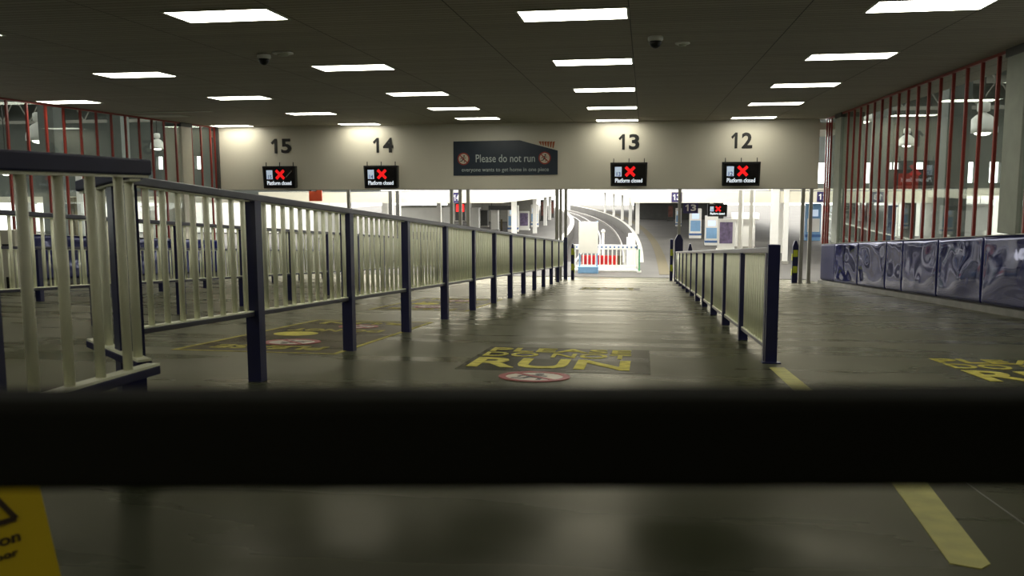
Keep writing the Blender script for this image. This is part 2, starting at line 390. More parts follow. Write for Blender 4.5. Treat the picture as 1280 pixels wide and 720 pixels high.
for k, (a, b) in enumerate(((10.9, 13.4), (13.4, 15.9), (15.9, 18.4), (18.4, 20.9), (20.9, 23.4), (23.4, 26.4))):
    cladding(['shiny navy panel on the left wall low behind the railings at the left picture edge', 'shiny navy panel on the left wall, second from the picture edge behind the railings',
              'shiny navy panel under the left glazing behind the nearest railing bars', 'shiny navy panel under the left glazing behind the railing corner',
              'shiny navy panel under the left glazing, last but one before the far corner', 'shiny navy panel under the left glazing at the far corner'][k],
             XL+.01, -1, a+.005, b-.005, CHROME, True, 50+k, 'navy panels along the left wall')

# ------------------------------------------------------------------ ceiling lights
def ceiling_light(x, y, lab, lit=True):
    t = thing('ceiling_light', lab, 'ceiling light', (x, y, ZC), 0, 'rectangular ceiling light panels')
    f = MB()
    for a in ((-.63, -.6, -.33, .33), (.6, .63, -.33, .33), (-.6, .6, -.33, -.3), (-.6, .6, .3, .33)): f.box(x+a[0], x+a[1], y+a[2], y+a[3], ZC-.012, ZC-.001)
    part('frame', f, WFRAME, t)
    part('diffuser', MB().box(x-.6, x+.6, y-.3, y+.3, ZC-.010, ZC-.002), LAMP if lit else OFFL, t)
ordn = ['nearest of its row', 'second of its row', 'third of its row', 'fourth of its row', 'last of its row by the wall']
for x, yy, lane in ((3.03, (10.22, 13.95, 17.7, 21.5, 25.7), 'over the right-hand lane'), (-.83, (10.1, 13.88, 17.83, 21.87, 25.95), 'over the middle lane'),
                    (-4.72, (9.5, 13.85, 17.9, 21.35, 24.5), 'beyond the long railing'), (-8.72, (9.9, 14.07, 18.0, 22.1, 26.0), 'over the fourth lane')):
    for k, y in enumerate(yy):
        ceiling_light(x, y, 'lit ceiling light panel %s, %s' % (lane, ordn[k]))
for y, l, lit in ((14.1, 'added unseen light panel outside the left picture edge', True), (18.15, 'lit ceiling light panel near the left glazing, nearest one there', True), (22.1, 'unlit dull ceiling light panel near the left glazing', False), (26.0, 'lit ceiling light panel near the left glazing, by the white wall', True)):  # first panel is out of view, added for its light
    ceiling_light(-12.9, y, l, lit)
for x, y, l in ((3.03, 6.2, 'added unseen light panel overhead by the gate, right-hand lane'), (-.83, 6.2, 'added unseen light panel overhead by the gate, middle lane'), (-4.72, 5.8, 'added unseen light panel overhead left of the long railing'), (-8.72, 5.9, 'added unseen light panel overhead in the fourth lane'),
                (-4.72, 2.0, 'added unseen light panel behind the viewer on the left'), (3.03, 2.3, 'added unseen light panel behind the viewer on the right'), (-8.72, 2.0, 'added unseen light panel behind the viewer, far left'), (-.83, -1.6, 'added unseen light panel behind the viewer in the middle'), (-4.72, -1.6, 'added unseen light panel behind the viewer, second from the left')):
    ceiling_light(x, y, l)  # added panels above and behind the view, only to brighten the scene

# ceiling fittings
def dome(x, y, lab):
    t = thing('security_camera', lab, 'camera', (x, y, ZC))
    part('collar', MB().lathe((x, y, ZC), [(.10, 0), (.10, -.04), (.085, -.06)]), WHITE, t)
    part('dome', MB().lathe((x, y, ZC), [(.08, -.055), (.078, -.09), (.06, -.125), (.03, -.145), (.005, -.15)]), BLK, t)
def plate(x, y, r, lab, cat='detector'):
    t = thing('smoke_detector', lab, cat, (x, y, ZC))
    part('base', MB().lathe((x, y, ZC), [(r, 0), (r, -.015), (r*.9, -.022)]), WHITE, t)
    part('sensor', MB().lathe((x, y, ZC), [(r*.55, -.02), (r*.5, -.045), (r*.3, -.05)]), WFRAME, t)
dome(-5.58, 12.35, 'white dome security camera on the ceiling between the left-hand light rows')
plate(-5.22, 12.2, .15, 'round white ceiling disc right of the left dome camera')
dome(.11, 11.75, 'white dome security camera on the ceiling right of the middle light row')
plate(.48, 12.3, .10, 'round white ceiling disc right of the middle dome camera')
t = thing('ceiling_hatch', 'long pale open ceiling slot with a yellow glow near the left glazing', 'hatch', (-11.6, 20.9, ZC))
part('slot', MB().box(-13.1, -10.9, 20.85, 21.0, ZC-.02, ZC-.001), WFRAME, t)

# ------------------------------------------------------------------ railings
def rail_pt(y, x, h): return Vector((x, y, fl(y)+h))
def railing(label, pts_posts, p0, p1, top, gap, rail_h=.045, step=.15, post_w=.088, bar_r=.0160, top_m=NAVYG, group=None, post_top=None, cap=100, bar_m=CREAM, top_near=None):
    """one straight run from p0 to p1 (x, y); posts at the given (x, y)"""
    p0, p1 = Vector((p0[0], p0[1])), Vector((p1[0], p1[1])); L = (p1-p0).length; d = (p1-p0)/L
    t = thing('railing', label, 'railing', (p0.x, p0.y, fl(p0.y)), 0, group); base = Vector((p0.x, p0.y, fl(p0.y)))
    tn = top if top_near is None else top_near
    def tp(q): return tn+(top-tn)*(Vector((q[0], q[1]))-p0).dot(d)/L
    part('handrail', MB().bar(rail_pt(p0.y, p0.x, tn-rail_h/2), rail_pt(p1.y, p1.x, top-rail_h/2), .06, rail_h), top_m, t, .006)
    part('bottom_rail', MB().bar(rail_pt(p0.y, p0.x, gap), rail_pt(p1.y, p1.x, gap), .05, .028), top_m, t, .004)
    part('upper_strip', MB().bar(rail_pt(p0.y, p0.x, tn-rail_h-.004), rail_pt(p1.y, p1.x, top-rail_h-.004), .034, .008), bar_m, t)
    part('lower_strip', MB().bar(rail_pt(p0.y, p0.x, gap+.018), rail_pt(p1.y, p1.x, gap+.018), .044, .008), bar_m, t)
    ang = math.atan2(d.y, d.x)-math.pi/2
    hw = post_w/2
    pm = MB().box(-hw, hw, -hw, hw, 0, 1).mesh('post', NAVY)
    bm_ = MB().box(-hw-.02, hw+.02, -hw-.02, hw+.02, 0, .008).mesh('base_plate', NAVY)
    ptop = (top-rail_h) if post_top is None else post_top
    for q in pts_posts:
        o = link('post', pm, t); o.location = Vector((q[0], q[1], fl(q[1])-.004))-base; o.scale = (1, 1, (tp(q)-rail_h if post_top is None else ptop)+.004); o.rotation_euler.z = ang
    bh = (top-rail_h)-gap-.012
    cm = MB().tube((0, 0, 0), (0, 0, bh), bar_r, 12).mesh('baluster', bar_m)
    s = step*.6; spots = []
    while s < L-.02:
        q = p0+d*s
        if all((q-Vector((a[0], a[1]))).length > hw+bar_r*.7 for a in pts_posts): spots.append(q)
        s += step
    spots.sort(key=lambda q: q.length)
    for q in spots[:cap]:
        o = link('baluster', cm, t); o.location = Vector((q.x, q.y, fl(q.y)+gap+.012))-base; o.scale.z = (tp(q)-rail_h-gap-.012)/bh
    if len(spots) > cap:
        mb = MB()
        for q in spots[cap:]: mb.tube((q.x, q.y, fl(q.y)+gap+.012), (q.x, q.y, fl(q.y)+gap+.012+bh), bar_r, 8)
        o = part('baluster_row', mb, bar_m, t); o['kind'] = 'stuff'
    return t
# the nearest piece: from the left picture edge to the corner
railing('near railing with thick navy handrail and fat cream bars at the left picture edge', [(-1.535, 1.765)], (-1.40, .72), (-1.60, 2.60), 1.138, .45, top_near=1.0, top_m=NAVYN, rail_h=.05, step=.1625, bar_r=.0145)
# the slanting piece that joins it to the long run
railing('short slanting railing behind the near one, joining it to the long railing', [(-1.91, 2.955)], (-1.68, 2.68), (-2.29, 3.28), 1.13, .45, step=.15, top_m=NAVYN)
LP = [(-2.46+.002*(5.18+1.757*k-5.18), 5.18+1.757*k) for k in range(-1, 12)]
LP = LP[1:]
railing('long white-barred railing with navy posts along the left of the middle lane', [(x, y) for x, y in LP], (-2.47, 3.78), (-2.42, 26.0), 1.205, .44, step=.15)
railing('low navy-posted railing right of the middle lane, starting with a thick post', [(.985, 6.95)]+[(.985-.004*k, 6.95+1.757*k) for k in range(1, 11)], (.985, 6.95), (.935, 25.4), .905, .112, step=.15)
p_end = thing('railing_post', 'thick navy end post where the right-hand railing begins', 'post', (.99, 6.90, fl(6.9)))
part('shaft', MB().box(.945, 1.035, 6.84, 6.90, fl(6.87), fl(6.87)+.925), NAVY, p_end, .005)
part('foot_plate', MB().slope(.92, 1.06, 6.80, 6.90, .0, .010), NAVY, p_end)
railing('second tall railing, beyond the long one, seen through its bars', [(-5.95, 6.87+1.757*k) for k in range(-1, 11)], (-5.95, 4.6), (-5.95, 24.6), 1.205, .44, step=.15)
railing('low railing with pale bars, farthest left, in front of the navy wall panels', [(-9.5, 8.85+1.757*k) for k in range(-1, 10)], (-9.5, 7.0), (-9.5, 24.8), .875, .20, step=.15)

# ------------------------------------------------------------------ black gate bar in front of the lens
b = .35; gc = Vector((0, 0, H)) + fw*b - up*((545.5-360)/1080*b)
t = thing('gate', 'black metal bar of a closed gate right in front of the camera', 'gate', (gc.x, gc.y, fl(gc.y)), YAW)
ax = r0
hh = 113/1080*b/2
part('top_bar', MB().bar(gc-ax*1.0, gc+ax*1.0, .028, hh*2), BLACK, t, .004)
for s in (-1, 1):
    q = gc+ax*s*.98
    part('gate_post', MB().box(q.x-.025, q.x+.025, q.y+.016, q.y+.066, fl(q.y+.04), gc.z+.02), BLACK, t, .003)

# ------------------------------------------------------------------ yellow caution sign
WA = R_(63.7)
P = Vector((0, 0, H)) + (fw + rt*(62-640)/1080 + up*(360-660)/1080)*1.32
def half(hh): return .128-.045*hh/.62
h_at = P.z-fl(P.y)
ex = Vector((math.cos(WA), math.sin(WA), 0)); eyv = Vector((-math.sin(WA), math.cos(WA), 0))
LEAN = .17
rootp = P - ex*half(h_at) - eyv*(LEAN*h_at)
rootp = Vector((rootp.x, rootp.y, fl(rootp.y)-.004))
t = thing('caution_sign', 'yellow folding caution wet floor sign standing at the lower left corner', 'sign', rootp, WA)
def cs(x, y, z): return rootp + ex*x + eyv*y + Vector((0, 0, z))
HT = .62
outline = [(-half(0), .03), (-half(0), 0), (-.10, 0), (-.07, .03), (.07, .03), (.10, 0), (half(0), 0), (half(0), .03), (half(HT), HT-.03), (half(HT)-.03, HT), (.04, HT), (.035, HT-.035), (-.035, HT-.035), (-.04, HT), (-half(HT)+.03, HT), (-half(HT), HT-.03)]
part('front_board', MB().prism([cs(x, LEAN*z, z) for x, z in outline], eyv*.008), CYEL, t)
part('rear_board', MB().prism([cs(x, 2*LEAN*HT+.02-LEAN*z, z) for x, z in outline], eyv*.008), CYEL, t)
part('hinge', MB().tube(cs(-.09, LEAN*HT+.012, HT-.02), cs(.09, LEAN*HT+.012, HT-.02), .012), CYEL, t)
def face(x, z): return Matrix.Translation(cs(x, LEAN*z-.001, z)) @ Matrix.Rotation(WA, 4, 'Z') @ Matrix.Rotation(math.pi/2-math.atan(LEAN), 4, 'X')
part('caution_lettering', text('Caution', .095, .017, face(.006, .421), CBLK, .002, .01), CBLK, t)
part('small_lettering', text('Wet floor', .088, .011, face(.003, .399), CBLK, .002, .01), CBLK, t)
tri = MB(); F0 = face(-.005, .487)
T = [(-.056, -.041), (.056, -.041), (0, .05)]
for i in range(3): stroke(tri, F0, T[i], T[(i+1) % 3], .0075, 0, .002)
stroke(tri, F0, (-.023, -.018), (.033, -.023), .008, 0, .002); stroke(tri, F0, (-.007, -.013), (.008, .012), .008, 0, .002); stroke(tri, F0, (.008, .012), (-.013, .013), .007, 0, .002)
part('warning_triangle', tri, CBLK, t)

# ------------------------------------------------------------------ floor markings
def floor_patch(x0, x1, y0, y1, h=.0015): return MB().slope(x0, x1, y0, y1, -.002, h)
def do_not_run(x0, label, decal=True, yo=0, ym=None):
    ym = ym or YEL
    t = thing('floor_marking', label, 'floor marking', (x0+.6, 6.7+yo, fl(6.7+yo)), 0, 'painted do not run markings')
    if decal: part('decal', floor_patch(x0-.03, x0+1.37, 6.0+yo, 7.52+yo), DECAL, t)
    for wds, yc, hh, bd in (('PLEASE', 7.30, .27, .03), ('DO NOT', 6.96, .28, .03), ('RUN', 6.43, .56, .05)):
        part('lettering', text(wds, 1.20, hh, lying(x0+.62, yc+yo, 0, .003), ym, .003, bd*.4), ym, t)
do_not_run(-1.31, 'yellow PLEASE DO NOT RUN lettering on a dark patch in the middle lane')
do_not_run(2.31, 'yellow PLEASE DO NOT RUN lettering at the right edge of the right lane', False)
do_not_run(-1.45, 'faint far yellow lettering on the floor of the middle lane near the opening', True, 13.6, YELF)
t = thing('floor_sticker', 'round red and white no running sticker in front of the middle lettering', 'sticker', (-.725, 5.73, fl(5.73)), 0)
no_run(t, lying(-.725, 5.73, 0, 0), (0, 0), .245, .0018)
def poster_mark(xo, yo, label):
    t = thing('floor_marking', label, 'floor marking', (xo+.72, yo+1.6, fl(yo+1.6)), 0)
    part('decal', floor_patch(xo, xo+1.46, yo, yo+3.3), DECALB, t)
    bd = MB()
    for a in ((0, 1.46, 0, .045), (0, 1.46, 3.255, 3.3), (0, .045, .045, 3.255), (1.415, 1.46, .045, 3.255)): bd.slope(xo+a[0], xo+a[1], yo+a[2], yo+a[3], .0016, .003)
    part('yellow_border', bd, YELF, t)
    for wds, yc, hh in (('PLEASE', .36, .26), ('DO NOT', 2.02, .26), ('RUN', 2.95, .30)):
        part('lettering', text(wds, 1.0, hh, lying(xo+.72, yo+yc, math.pi, .003), YELF, .003, .03), YELF, t)
    no_run(t, lying(xo+.74, yo+.80, 0, .002), (0, 0), .26, .0015, -1)
    no_run(t, lying(xo+.80, yo+2.50, 0, .002), (0, 0), .22, .0015, -1)
    part('yellow_disc', disc((0, 0), lying(xo+.45, yo+1.58, 0, .002), .22, .002), YEL, t)
poster_mark(-3.93, 6.65, 'yellow outlined brown floor poster with round stickers beyond the long railing, nearer one')
poster_mark(-3.93, 11.9, 'yellow outlined brown floor poster beyond the long railing, farther up the lane')
pts = [(.845, 2.43), (.915, 2.40), (.955, 2.445), (1.055, 3.3), (1.06, 4.2), (1.05, 6.58), (.94, 6.56), (.935, 4.2), (.925, 3.3)]
mb = MB().prism([(x, y, fl(y)-.002) for x, y in pts], (0, 0, .0045))
tag(link('yellow_line', mb.mesh('yellow_line', YEL2)), 'worn yellow line on the floor running from the gate to the thick navy post', 'floor line')
struct('trim_3', MB().slope(-2.35, .9, 12.55, 12.60, -.002, .004), PLINTH); struct('trim_4', MB().slope(1.05, XR-.1, 12.55, 12.60, -.002, .004), PLINTH)
struct('trim_2', MB().slope(1.20, 1.206, 1.6, 4.6, -.002, .0015), PLINTH)

# ------------------------------------------------------------------ number wall: digits, screens, banner
for body, xc, zc, wd in (('15', -11.5, 2.18, .68), ('14', -8.13, 2.17, .66), ('13', -.49, 2.195, .62), ('12', 2.80, 2.20, .61)):
    o = link('platform_number', numeral(body, facing(xc, YW-.007, zc), wd, .46, INK, .012))
    tag(o, {'15': 'large black number fifteen, leftmost on the white wall', '14': 'large black number fourteen on the white wall left of the banner', '13': 'large black number thirteen on the white wall right of the banner', '12': 'large black number twelve, rightmost on the white wall'}[body], 'number')
def screen(body, xc, zc, yc=26.12, wd=1.06, hh=.70, extra=False):
    t = thing('platform_screen', {'15': 'black Platform closed screen with red cross and grey streak, leftmost on the wall', '14': 'black Platform closed screen with red cross just left of the banner', '13': 'black Platform closed screen with red cross just right of the banner', '12': 'black Platform closed screen with red cross, rightmost on the wall'}[body] if yc < 30 else 'small black screen with a red cross under the canopy beyond the right railing', 'screen', (xc, yc, zc))
    k = wd/1.06
    part('casing', MB().quadbox([(xc-.53*k, yc-.05, zc-.35*k), (xc+.53*k, yc-.05, zc-.35*k), (xc+.53*k, yc+.12, zc-.33*k), (xc-.53*k, yc+.12, zc-.33*k),
                                (xc-.545*k, yc-.09, zc+.35*k), (xc+.545*k, yc-.09, zc+.35*k), (xc+.545*k, yc+.10, zc+.35*k), (xc-.545*k, yc+.10, zc+.35*k)]), BLK, t, .008)
    tilt = math.atan(.04/.7)
    def fc(x, z): return Matrix.Translation((xc+x*k, yc-.07-.057*z*k-.004, zc+z*k)) @ Matrix.Rotation(math.pi/2+tilt, 4, 'X')
    def rect(x0, x1, z0, z1, m, nm, off=.001):
        M = fc((x0+x1)/2, (z0+z1)/2); a, c = (x1-x0)/2*k, (z1-z0)/2*k
        return part(nm, MB().prism([M @ Vector(v) for v in ((-a, -c, 0), (a, -c, 0), (a, c, 0), (-a, c, 0))], M.to_3x3() @ Vector((0, 0, off))), m, t)
    rect(-.49, .49, -.29, .29, SCRN, 'display')
    pn = rect(-.41, -.21, -.06, .22, SBLU, 'number_panel', .003)
    part('panel_lettering', text(body, .12*k, .12*k, fc(-.30, .01) @ Matrix.Translation((0, 0, .003)), MBLUE, .002, .02), MBLUE, pn)
    cr = MB(); M = fc(.04, .085) @ Matrix.Translation((0, 0, .002))
    stroke(cr, M, (-.13*k, -.13*k), (.13*k, .13*k), .085*k, 0, .002); stroke(cr, M, (-.13*k, .13*k), (.13*k, -.13*k), .085*k, .0002, .0022)
    part('red_cross', cr, SRED, t)
    part('lettering', text('Platform closed', .80*k, .125*k, fc(.0, -.18) @ Matrix.Translation((0, 0, .002)), SWHT, .002, .012), SWHT, t)
    for dx in (-.45, .0, .45):
        part('hanger', MB().box(xc+dx*k-.012, xc+dx*k+.012, yc+.0, yc+.02, zc+.34*k, zc+.47*k), DARK, t)
    bk = MB()
    if yc < 30: bk.box(xc-.2, xc+.2, yc+.09, YW-.001, zc-.12, zc+.12)
    else: bk.box(xc-.1, xc+.1, yc+.0, yc+.04, zc+.3*k, .225)
    part('bracket', bk, DARK, t)
    if extra:
        s_ = MB(); stroke(s_, fc(.33, .1) @ Matrix.Translation((0, 0, .002)), (-.10, -.10), (.10, .10), .022, 0, .002); part('grey_streak', s_, GREYP, t)
screen('15', -11.41, 1.185, extra=True)
screen('14', -8.09, 1.18); screen('13', -.476, 1.22); screen('12', 2.764, 1.215)
t = thing('banner_sign', 'dark blue Please do not run sign with slanted corner on the white wall', 'sign', (-4.25, YW, 1.2))
yb = YW-.03
part('board', MB().prism([(-5.877, yb, 1.215), (-2.633, yb, 1.232), (-2.633, yb, 1.955), (-3.80, yb, 2.275), (-5.871, yb, 2.262)], (0, .029, 0)), SIGNB, t)
part('title_lettering', text('Please do not run', 1.84, .235, facing(-4.25, yb-.002, 1.735), SIGNT, .004, .004), SIGNT, t)
part('subtitle_lettering', text('everyone wants to get home in one piece', 2.71, .155, facing(-4.26, yb-.002, 1.375), SIGNT, .004), SIGNT, t)
no_run(t, facing(-5.555, yb-.001, 1.725), (0, 0), .19, .0025)
no_run(t, facing(-3.03, yb-.001, 1.735), (0, 0), .19, .0025)
lg = MB()
for k in range(6):
    x = -3.22+.085*k
    lg.prism([(x, yb+.02, 2.235-.005*k), (x+.075, yb+.02, 2.240), (x+.085-.01*k, yb+.02, 2.12-.018*k), (x+.06-.012*k, yb+.02, 2.13-.018*k)], (0, .009, 0))
part('corner_logo', lg, ORNG, t, label='orange and dark striped logo')

# posts under the number wall
def opening_post(px_x, label, wd=.10, sleeve=False, yy=YW+.02, m=GREYP):
    z0 = fl(yy)
    t = thing('opening_post', label, 'post', (px_x, yy, z0))
    part('shaft', MB().box(px_x-wd/2, px_x+wd/2, yy-.05, yy+.05, z0, .789), m, t, .006)
    part('foot', MB().box(px_x-wd/2-.012, px_x+wd/2+.012, yy-.08, yy+.06, z0-.01, z0+.03), m, t)
    if sleeve: part('navy_sleeve', MB().box(px_x-wd/2-.012, px_x+wd/2+.012, yy-.062, yy+.062, z0+.02, z0+1.32), NAVY, t, .005)
    return t
for x, l in ((-9.30, 'thin grey post under the white wall, left of screen 14'), (-5.955, 'grey post under the banner, leftmost of its three'), (-5.68, 'grey post under the banner, middle of its three'),
             (-5.43, 'grey post under the banner, rightmost of its three'), (-2.655, 'grey post where the long railing meets the opening, outermost'), (4.60, 'pale grey post right of the opening, left one of the pair'), (4.83, 'pale grey post right of the opening, right one of the pair by the navy panel')):
    opening_post(x, l)
opening_post(-2.525, 'grey post where the long railing meets the opening, middle one', .08, yy=YW-.12)
opening_post(-2.385, 'grey post with dark navy lower half at the left of the bright opening', .09, True, yy=YW+.04)
def gate_post(x, y, label, ht=1.25, cap=True, stripe=None, sleeve=None, wd=.19, topz=None):
    z0 = fl(y) if y < 30 else PZ
    t = thing('gate_post', label, 'post', (x, y, z0))
    a = wd/2
    pts = [(x-a, y, z0), (x+a, y, z0), (x+a, y, z0+ht-.16), (x+a*.35, y, z0+ht), (x-a*.35, y, z0+ht), (x-a, y, z0+ht-.16)] if cap else [(x-a, y, z0), (x+a, y, z0), (x+a, y, z0+ht), (x-a, y, z0+ht)]
    part('body', MB().prism(pts, (0, .12, 0)), NAVY, t)
    if stripe:
        for k in range(2): part('hazard_band', MB().box(x+stripe*a-.012*(stripe < 0), x+stripe*a+.012*(stripe > 0)+.0, y-.006, y+.10, z0+.22+.45*k, z0+.42+.45*k), HYEL, t)
        part('hazard_face', MB().box(x-a*.8, x+a*.8, y-.006, y, z0+.30, z0+.50), HYEL, t)
        part('hazard_face', MB().box(x-a*.8, x+a*.8, y-.006, y, z0+.78, z0+.98), HYEL, t)
    if topz: part('shaft', MB().box(x-.045, x+.045, y+.02, y+.11, z0+ht-.1, topz), GREYP, t)
    return t
gate_post(-2.19, 26.8, 'navy gate post with yellow bands left of the barrier', 1.12, True, 1, wd=.10)
gate_post(1.04, 26.45, 'dark post with pointed top where the right railing ends', 1.42, True, None, wd=.24, topz=.789)
gate_post(.84, 26.9, 'slim post with yellow hazard bands left of the pointed post', 1.28, False, 1, wd=.09)
gate_post(1.42, 27.3, 'small dark gate leaf post right of the pointed post', 1.15, True, None, wd=.12)
gate_post(4.44, 26.5, 'navy gate post with yellow bands at the end of the right lane', 1.25, True, -1, wd=.16)
t = thing('exit_sign', 'small orange red sign under the white wall right of screen 15', 'sign', (-10.62, YW+.6, .6))
part('board', MB().box(-10.86, -10.42, YW+.6, YW+.65, .42, .79), ORED, t, .005)
part('hanger', MB().box(-10.68, -10.60, YW+.17, YW+.64, .74, .80), DARK, t)
t = thing('service_door', 'navy door leaf with a pale handle beyond the left opening', 'door', (-12.9, 27.4, fl(27.4)))
part('leaf', MB().box(-13.1, -12.55, 27.4, 27.46, fl(27.4), .55), NAVY, t, .005)
part('handle', MB().tube((-12.66, 27.36, -.75), (-12.66, 27.36, .0), .02), WHITE, t)

# ------------------------------------------------------------------ beyond: platforms, track, canopies
def edge(y): return -.2-max(0, y-35)**2/1050
YS = [30+4*k for k in range(31)]
def strip(fa, fb, z0, z1, y0=30, y1=150, step=4):
    mb = MB(); y = y0
    while y < y1-1e-6:
        y2 = min(y+step, y1)
        mb.quadbox([(fa(y), y, z0), (fb(y), y, z0), (fb(y2), y2, z0), (fa(y2), y2, z0), (fa(y), y, z1), (fb(y), y, z1), (fb(y2), y2, z1), (fa(y2), y2, z1)]); y = y2
    return mb
struct('platform_right', strip(lambda y: edge(y), lambda y: 42, PZ-1.2, PZ, 36), PLAT)
struct('platform_left', strip(lambda y: -46, lambda y: edge(y)-4.3, PZ-1.2, PZ, 36), PLAT)
struct('platform_concourse', MB().box(-46, 42, 30, 36, PZ-.3, PZ), PLAT)
struct('hall_floor_right', MB().box(XR+.25, 42, 6, 30, PZ-.3, PZ), PLAT)
struct('hall_floor_left', MB().box(-46, XL-.2, 6, 30, PZ-.3, PZ), PLAT)
struct('trackbed', strip(lambda y: edge(y)-4.35, lambda y: edge(y)+.05, PZ-1.3, PZ-.85, 36), BALL)
struct('platform_edge_right', strip(lambda y: edge(y)-.02, lambda y: edge(y)+.20, PZ, PZ+.012, 36), PEDGE)
struct('platform_edge_left', strip(lambda y: edge(y)-4.65, lambda y: edge(y)-4.28, PZ, PZ+.012, 36), PEDGE)
struct('platform_line_right', strip(lambda y: edge(y)+.75, lambda y: edge(y)+1.15, PZ, PZ+.01, 31), PYEL)
for nm_, off in (('outer', -.75), ('inner', -2.19)):
    o = link('track_rail', strip(lambda y: edge(y)+off-.035, lambda y: edge(y)+off+.035, PZ-.85, PZ-.69, 38, 150, 3).mesh('track_rail', RAIL))
    tag(o, 'shiny curved %s rail of the track beyond the barrier' % nm_, 'rail', 'rails of the curved track')
o = link('track_rail', strip(lambda y: edge(y)-3.25, lambda y: edge(y)-3.17, PZ-.85, PZ-.72, 38, 150, 3).mesh('track_rail', RAIL)); tag(o, 'dull conductor rail left of the running rails on the curved track', 'rail', 'rails of the curved track')

def canopy(label, fa, fb, y0, y1, cols):
    t = thing('platform_canopy', label, 'canopy', ((fa(y0)+fb(y0))/2, y0, .22))
    part('roof', strip(fa, fb, .60, .66, y0, y1, 6), DARK, t)
    fs = MB().box(fa(y0), fb(y0), y0-.06, y0, .20, .66)
    part('front_fascia', fs, CANOPY, t)
    part('side_fascia', strip(lambda y: fa(y)-.04, lambda y: fa(y), .20, .67, y0, y1, 6), CANOPY, t)
    part('side_fascia', strip(lambda y: fb(y), lambda y: fb(y)+.04, .20, .67, y0, y1, 6), CANOPY, t)
    for x, y, r in cols:
        part('column', MB().box(x-r, x+r, y-r, y+r, PZ, .6), WHITE, t)
    return t
canopy('cream canopy with white fascia over the right-hand platform, bearing number 13', lambda y: edge(y)-.35, lambda y: edge(y)+11.6, 36, 120,
       [(edge(y)+.25, y, .13) for y in (58, 70, 82, 94, 106)] + [(edge(y)+6.6, y, .13) for y in (42, 56, 70)])
canopy('white canopy over the left-hand platform beyond the long railing', lambda y: edge(y)-16.5, lambda y: edge(y)-5.75, 36, 120,
       [(edge(y)-6.6, y, .13) for y in (46, 58, 70, 82, 94)] + [(edge(y)-12, y, .13) for y in (40, 52, 64)])
def platform_sign(body, xc, y, zc, wd, hh, label):
    t = thing('platform_sign', label, 'sign', (xc, y, zc))
    part('board', MB().box(xc-wd/2, xc+wd/2, y-.03, y, zc-hh/2, zc+hh/2), SNAVY, t)
    part('lettering', numeral(body, facing(xc, y-.034, zc), wd*.74, hh*.58, WHITE, .006), WHITE, t)
platform_sign('13', 1.29, 35.93, .43, .42, .40, 'navy 13 sign on the cream canopy fascia above the pointed post')
platform_sign('13', 1.95, 37.8, -.04, .62, .48, 'second navy 13 sign hanging lower, behind the grey post')
platform_sign('12', 6.98, 35.9, .44, .45, .40, 'navy 12 sign on the canopy fascia by the right glazing')
platform_sign('14', -7.85, 35.9, .42, .30, .44, 'navy platform sign on the left canopy, between the grey posts')
screen('13', 3.0, -.13, yc=37.0, wd=.78)
t = thing('platform_screen', 'small screen with a red block between the grey posts under the banner', 'screen', (-7.75, 36.2, -.1))
part('casing', MB().box(-7.98, -7.55, 36.2, 36.3, -.55, .18), BLK, t); part('red_panel', MB().box(-7.94, -7.59, 36.19, 36.2, -.18, .14), SRED, t); part('hanger', MB().box(-7.8, -7.74, 36.22, 36.26, .18, .3), DARK, t)

def machine(px, py, wpx, top, label, body=WHITE, band=LBLUE, base=MBLUE):
    p = spot(px, py); k = p.y/1080*1.01; wd = wpx*k; hh = (py-top)*k
    t = thing('ticket_machine', label, 'ticket machine', p)
    x, y, z = p
    part('cabinet', MB().box(x-wd/2, x+wd/2, y, y+.5, z, z+hh), body, t, .02)
    part('front_panel', MB().box(x-wd*.42, x+wd*.42, y-.012, y, z+hh*.24, z+hh*.60), band, t)
    part('lower_band', MB().box(x-wd/2-.01, x+wd/2+.01, y-.012, y+.3, z+hh*.10, z+hh*.17), base, t)
    part('screen', MB().box(x-wd*.30, x+wd*.30, y-.016, y, z+hh*.66, z+hh*.84), SBLU, t)
machine(869, 298, 14, 262, 'tall white and blue machine on the right platform, left of the other two')
machine(889, 307, 15, 271, 'white and blue machine beside the poster stand, behind the right railing')
machine(848, 283, 7, 261, 'slim white and blue machine behind the grey pointed post')
machine(1016, 301, 17, 257, 'blue machine seen between the posts and the right glazing', LBLUE, WHITE, MBLUE)
machine(641, 290, 13, 257, 'white and blue machine on the left platform under the dark board')
machine(668, 284, 9, 256, 'white machine with blue foot on the left platform, farthest right')
def poster_stand(px, py, wpx, top, label, pm, fm=WHITE):
    p = spot(px, py); k = p.y/1080*1.01; wd = wpx*k; hh = (py-top)*k; x, y, z = p
    t = thing('poster_stand', label, 'poster stand', p)
    part('frame', MB().box(x-wd/2, x+wd/2, y, y+.12, z+.12, z+hh), fm, t, .015)
    part('poster', MB().box(x-wd*.38, x+wd*.38, y-.01, y, z+hh*.24, z+hh*.90), pm, t)
    part('foot', MB().box(x-wd*.55, x+wd*.55, y-.2, y+.3, z, z+.12), fm, t, .02)
poster_stand(907, 314, 20, 275, 'white framed poster stand beside the white block on the right platform', PURP)
poster_stand(655, 288, 13, 264, 'purple poster stand on the left platform between two machines', PURP)
for px, py, wp, tp, l in ((680, 276, 9, 250, 'reddish brown poster board under the left canopy, left one'), (689, 272, 7, 250, 'reddish brown poster board under the left canopy, right one'),
                          (825, 273, 9, 254, 'reddish poster board under the right canopy'), (838, 276, 7, 256, 'brown poster board under the right canopy by the grey post'), (812, 270, 7, 254, 'dim poster board under the right canopy, farthest in')):
    poster_stand(px, py, wp, tp, l, BROWN, DARK)
